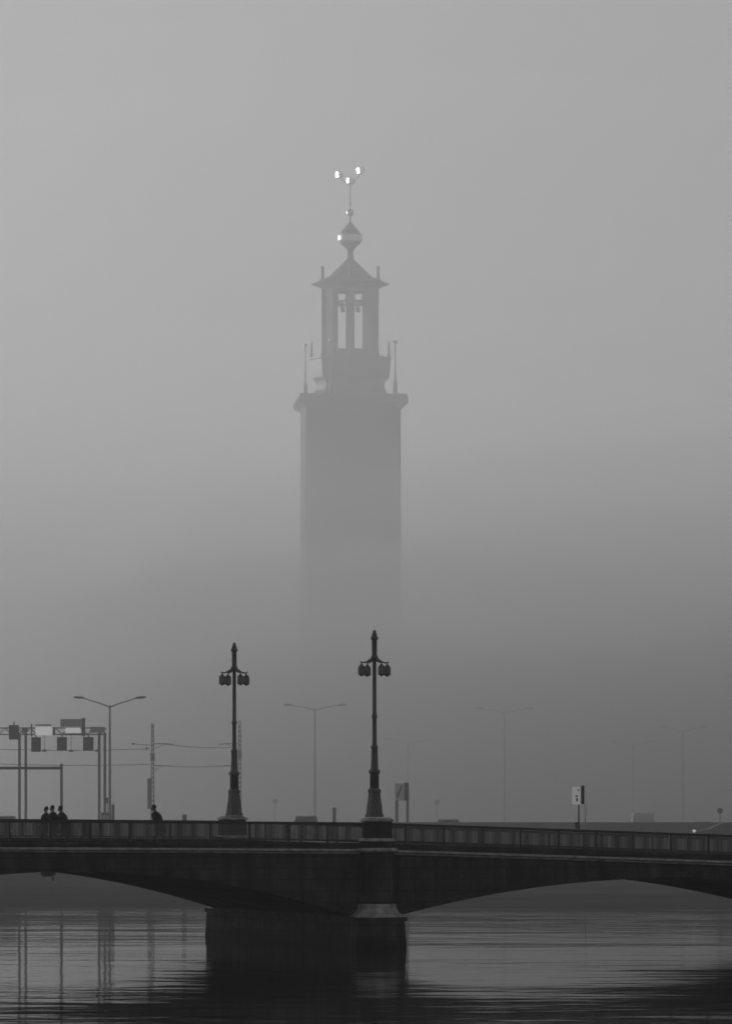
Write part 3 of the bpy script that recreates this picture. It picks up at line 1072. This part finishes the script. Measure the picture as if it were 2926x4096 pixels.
# low wall and bell frame ring between the pillars
for name, ya, yb, ro, ri in (('lantern_wall', 1438, 1400, 3.7, 3.3), ('bell_frame', 1217, 1206, 3.6, 3.2), ('lantern_head', 1167, 1158, 3.9, 3.0)):
    rg = MB()
    n = 8
    vs_, fs = [], []
    for r_, z_ in ((ro, Z(ya)), (ro, Z(yb)), (ri, Z(yb)), (ri, Z(ya))):
        for k in range(n):
            a = k * math.pi / 4
            vs_.append((r_ * math.cos(a), r_ * math.sin(a), z_))
    for i in range(4):
        for k in range(n):
            fs.append((i * n + k, i * n + (k + 1) % n, ((i + 1) % 4) * n + (k + 1) % n, ((i + 1) % 4) * n + k))
    rg.add(vs_, fs)
    rg.build(name, 'copper', T)
for k in range(8):
    a = math.pi / 8 + k * math.pi / 4
    c = (3.0 * math.cos(a), 3.0 * math.sin(a), 0)
    zt = Z(1217)
    MB().lathe([(0.05, zt), (0.10, zt - 0.12), (0.22, zt - 0.2), (0.27, zt - 0.6), (0.40, zt - 0.85), (0.38, zt - 0.9)], 12, c).build('bell', 'dark_steel', T)
ro = tl('roof', [(4.1, Z(1158) + 0.002), (4.6, Z(1150)), (5.75, Z(1139)), (5.85, Z(1136)), (5.0, Z(1126)), (4.3, Z(1117)), (3.7, Z(1112)), (3.15, Z(1105)), (2.2, Z(1080)), (1.2, Z(1054)), (0.62, Z(1038))], 8, 'copper', oct_rot)
nk = tl('neck', [(0.62, Z(1038) + 0.002), (0.5, Z(1030)), (0.47, Z(1004)), (0.6, Z(996)), (0.95, Z(986)), (1.5, Z(974)), (1.68, Z(966))], 16, 'copper', 0, smooth=True)
tl('gilt_band', [(1.70, Z(966) + 0.002), (1.80, Z(962)), (1.80, Z(942)), (1.70, Z(938))], 20, 'gold', 0, smooth=True)
tl('onion_dome', [(1.68, Z(938) + 0.002), (1.55, Z(932)), (1.32, Z(924)), (0.98, Z(914)), (0.62, Z(902)), (0.3, Z(892)), (0.07, Z(882))], 20, 'copper', 0, smooth=True)
tl('rod', [(0.11, Z(882) + 0.002), (0.10, Z(862)), (0.10, Z(842)), (0.09, Z(822)), (0.16, Z(820)), (0.16, Z(817)), (0.085, Z(815)), (0.07, Z(742))], 10, 'dark_steel', 0, smooth=True)
b = MB().sphere((0, 0, Z(850)), 0.56, 20, 12).build('ball', 'gold', T)
for px, py in ((690, 262), (918, 222), (806, 330)):
    dx = (px - 806) / 2.7067 / FPX * TY
    zz0 = Z(600 + py / 2.7067) - 0.42
    dy = -0.5 if abs(dx) < 0.1 else 0.25
    MB().tube([(0, 0, Z(744)), (dx * 0.35, dy * 0.4, Z(744) + 0.25 + 0.15 * (zz0 - Z(744))), (dx * 0.8, dy * 0.85, zz0 - 0.35), (dx, dy, zz0 + 0.05)], 0.06, 7).build('crown_arm', 'dark_steel', T)
    cr = MB()
    cr.lathe([(0.50, 0.0), (0.56, 0.04), (0.56, 0.22), (0.50, 0.24)], 4, (dx, dy, zz0), R(CROWN_ROT) + math.pi / 4, smooth=False)
    for k in range(4):
        a = R(CROWN_ROT) + k * math.pi / 2
        nrm, tng = Vector((math.cos(a), math.sin(a), 0)), Vector((-math.sin(a), math.cos(a), 0))
        c0 = Vector((dx, dy, zz0))
        pts = [(-0.30, 0.235), (0.30, 0.235), (0.46, 0.55), (0.30, 0.86), (0.12, 0.66), (0.0, 0.92), (-0.12, 0.66), (-0.30, 0.86), (-0.46, 0.55)]
        n = len(pts)
        vv = [c0 + nrm * (0.40 - 0.02 + 0.05 * z) + tng * t + Vector((0, 0, z)) for t, z in pts] + [c0 + nrm * (0.40 + 0.02 + 0.05 * z) + tng * t + Vector((0, 0, z)) for t, z in pts]
        cr.add(vv, [tuple(range(n))[::-1], tuple(range(n, 2 * n))] + [(i, (i + 1) % n, (i + 1) % n + n, i + n) for i in range(n)])
        for t, z in ((-0.30, 0.90), (0.0, 0.97), (0.30, 0.90)):
            cr.sphere(c0 + nrm * 0.445 + tng * t + Vector((0, 0, z)), 0.07, 8, 5)
    cr.build('crown', 'crown_gold', T)
# spikes, poles and small gilt ornaments
for k in range(8):
    a = k * math.pi / 4
    MB().lathe([(0.30, 0), (0.26, 0.35), (0.17, 0.5), (0.15, 2.0), (0.05, 2.5)], 8, (5.72 * math.cos(a), 5.72 * math.sin(a), Z(1430))).build('gallery_spike', 'copper', T)
for k in range(4):
    a = k * math.pi / 2
    MB().lathe([(0.34, 0), (0.26, 0.4), (0.22, 1.5), (0.30, 1.7), (0.14, 2.05)], 8, (4.12 * math.cos(a), 4.12 * math.sin(a), Z(1118))).build('roof_spike', 'copper', T)
for k in range(4):
    a = -R(22.5) + k * math.pi / 2
    c = (7.2 * math.cos(a), 7.2 * math.sin(a), 0)
    pm = MB().lathe([(0.36, zc1 + 0.003), (0.30, zc1 + 1.9), (0.14, zc1 + 2.2), (0.10, zc1 + 4.0), (0.07, Z(1378))], 8, c).build('corner_pole', 'copper', T)
    MB().sphere((c[0], c[1], Z(1374)), 0.34, 12, 8, 0.8).build('gilt_ornament', 'gold', pm)


# ------------------------------------------------------------------ haze and fog
from mathutils import noise as mn


def air(name, poly, z0, z1, density, label=None, g=0.5):
    o = MB().prism(poly, z0, z1).build(name, air_material('air_' + name, density, g))
    return tag(o, label, None, None, 'stuff')


def fog(quad, z0, z1, density, label, amp=0.2, size=110.0, n=36, seed=0.0):
    """a bank of even fog with a billowing top"""
    q = [Vector((x, y, 0)) for x, y in quad]
    v, f = [], []
    pt = lambda i, j: q[0].lerp(q[1], i / n).lerp(q[3].lerp(q[2], i / n), j / n)
    for lay in (0, 1):
        for j in range(n + 1):
            for i in range(n + 1):
                p = pt(i, j)
                z = z0
                if lay:
                    w = mn.fractal(Vector((p.x / size + seed, p.y / (size * 1.4), seed * 2.7)), 1.0, 2.0, 3)
                    z = min(121.0, z1 * (1 + amp * w * 1.6))
                v.append((p.x, p.y, z))
    m = (n + 1) * (n + 1)
    ix = lambda i, j, lay: lay * m + j * (n + 1) + i
    for j in range(n):
        for i in range(n):
            f.append((ix(i, j, 0), ix(i, j + 1, 0), ix(i + 1, j + 1, 0), ix(i + 1, j, 0)))
            f.append((ix(i, j, 1), ix(i + 1, j, 1), ix(i + 1, j + 1, 1), ix(i, j + 1, 1)))
    for k in range(n):
        f.append((ix(k, 0, 0), ix(k + 1, 0, 0), ix(k + 1, 0, 1), ix(k, 0, 1)))
        f.append((ix(k + 1, n, 0), ix(k, n, 0), ix(k, n, 1), ix(k + 1, n, 1)))
        f.append((ix(0, k + 1, 0), ix(0, k, 0), ix(0, k, 1), ix(0, k + 1, 1)))
        f.append((ix(n, k, 0), ix(n, k + 1, 0), ix(n, k + 1, 1), ix(n, k, 1)))
    o = MB().add(v, f, True).build('fog_bank', air_material('air_fog_bank', density))
    return tag(o, label, None, None, 'stuff')


rect = lambda x0, x1, y0, y1: [(x0, y0), (x1, y0), (x1, y1), (x0, y1)]
air('haze', rect(-700, 700, -60, 2000), -2.6, 126, 0.00034, 'thin cold haze over the whole river')
fog(rect(-650, 650, 236, 1950), -2.0, 103, 0.0005, 'tall pale fog bank round the tower', 0.2, 170, 48, 6.3)
fog(rect(-500, 500, 238, 786), -2.2, 74, 0.0007, 'thicker fog layer between bridge and tower', 0.18, 120, 44, 1.3)
fog(rect(-495, 495, 239, 785), -2.1, 54, 0.0010, 'fog layer reaching half way up the tower', 0.18, 100, 44, 4.7)
fog(rect(-490, 490, 387.8, 784), -1.6, 42, 0.0011, 'fog layer over the viaduct and the quay', 0.18, 80, 40, 5.2)
fog(rect(-486, 486, 387.2, 783.2), -1.7, 31, 0.0014, 'dense fog layer hiding the tower foot', 0.18, 80, 40, 0.4)
fog([(-12, 388.2), (480, 388.2), (480, 782), (-60, 782)], -1.8, 30, 0.004, 'dense low fog beyond the right part of the viaduct', 0.18, 70, 40, 9.4)
fog([(-9, 387.4), (470, 387.4), (470, 780), (-54, 780)], -1.9, 18, 0.010, 'densest and lowest fog beyond the right part of the viaduct', 0.16, 60, 40, 2.6)
fog(rect(-430, -37, 214, 386), -1.75, 58, 0.006, 'unseen dense fog bank added at the left to dim the low sun', 0.18, 90, 36, 7.2)  # added out of view to weaken direct sun on the railing and pier
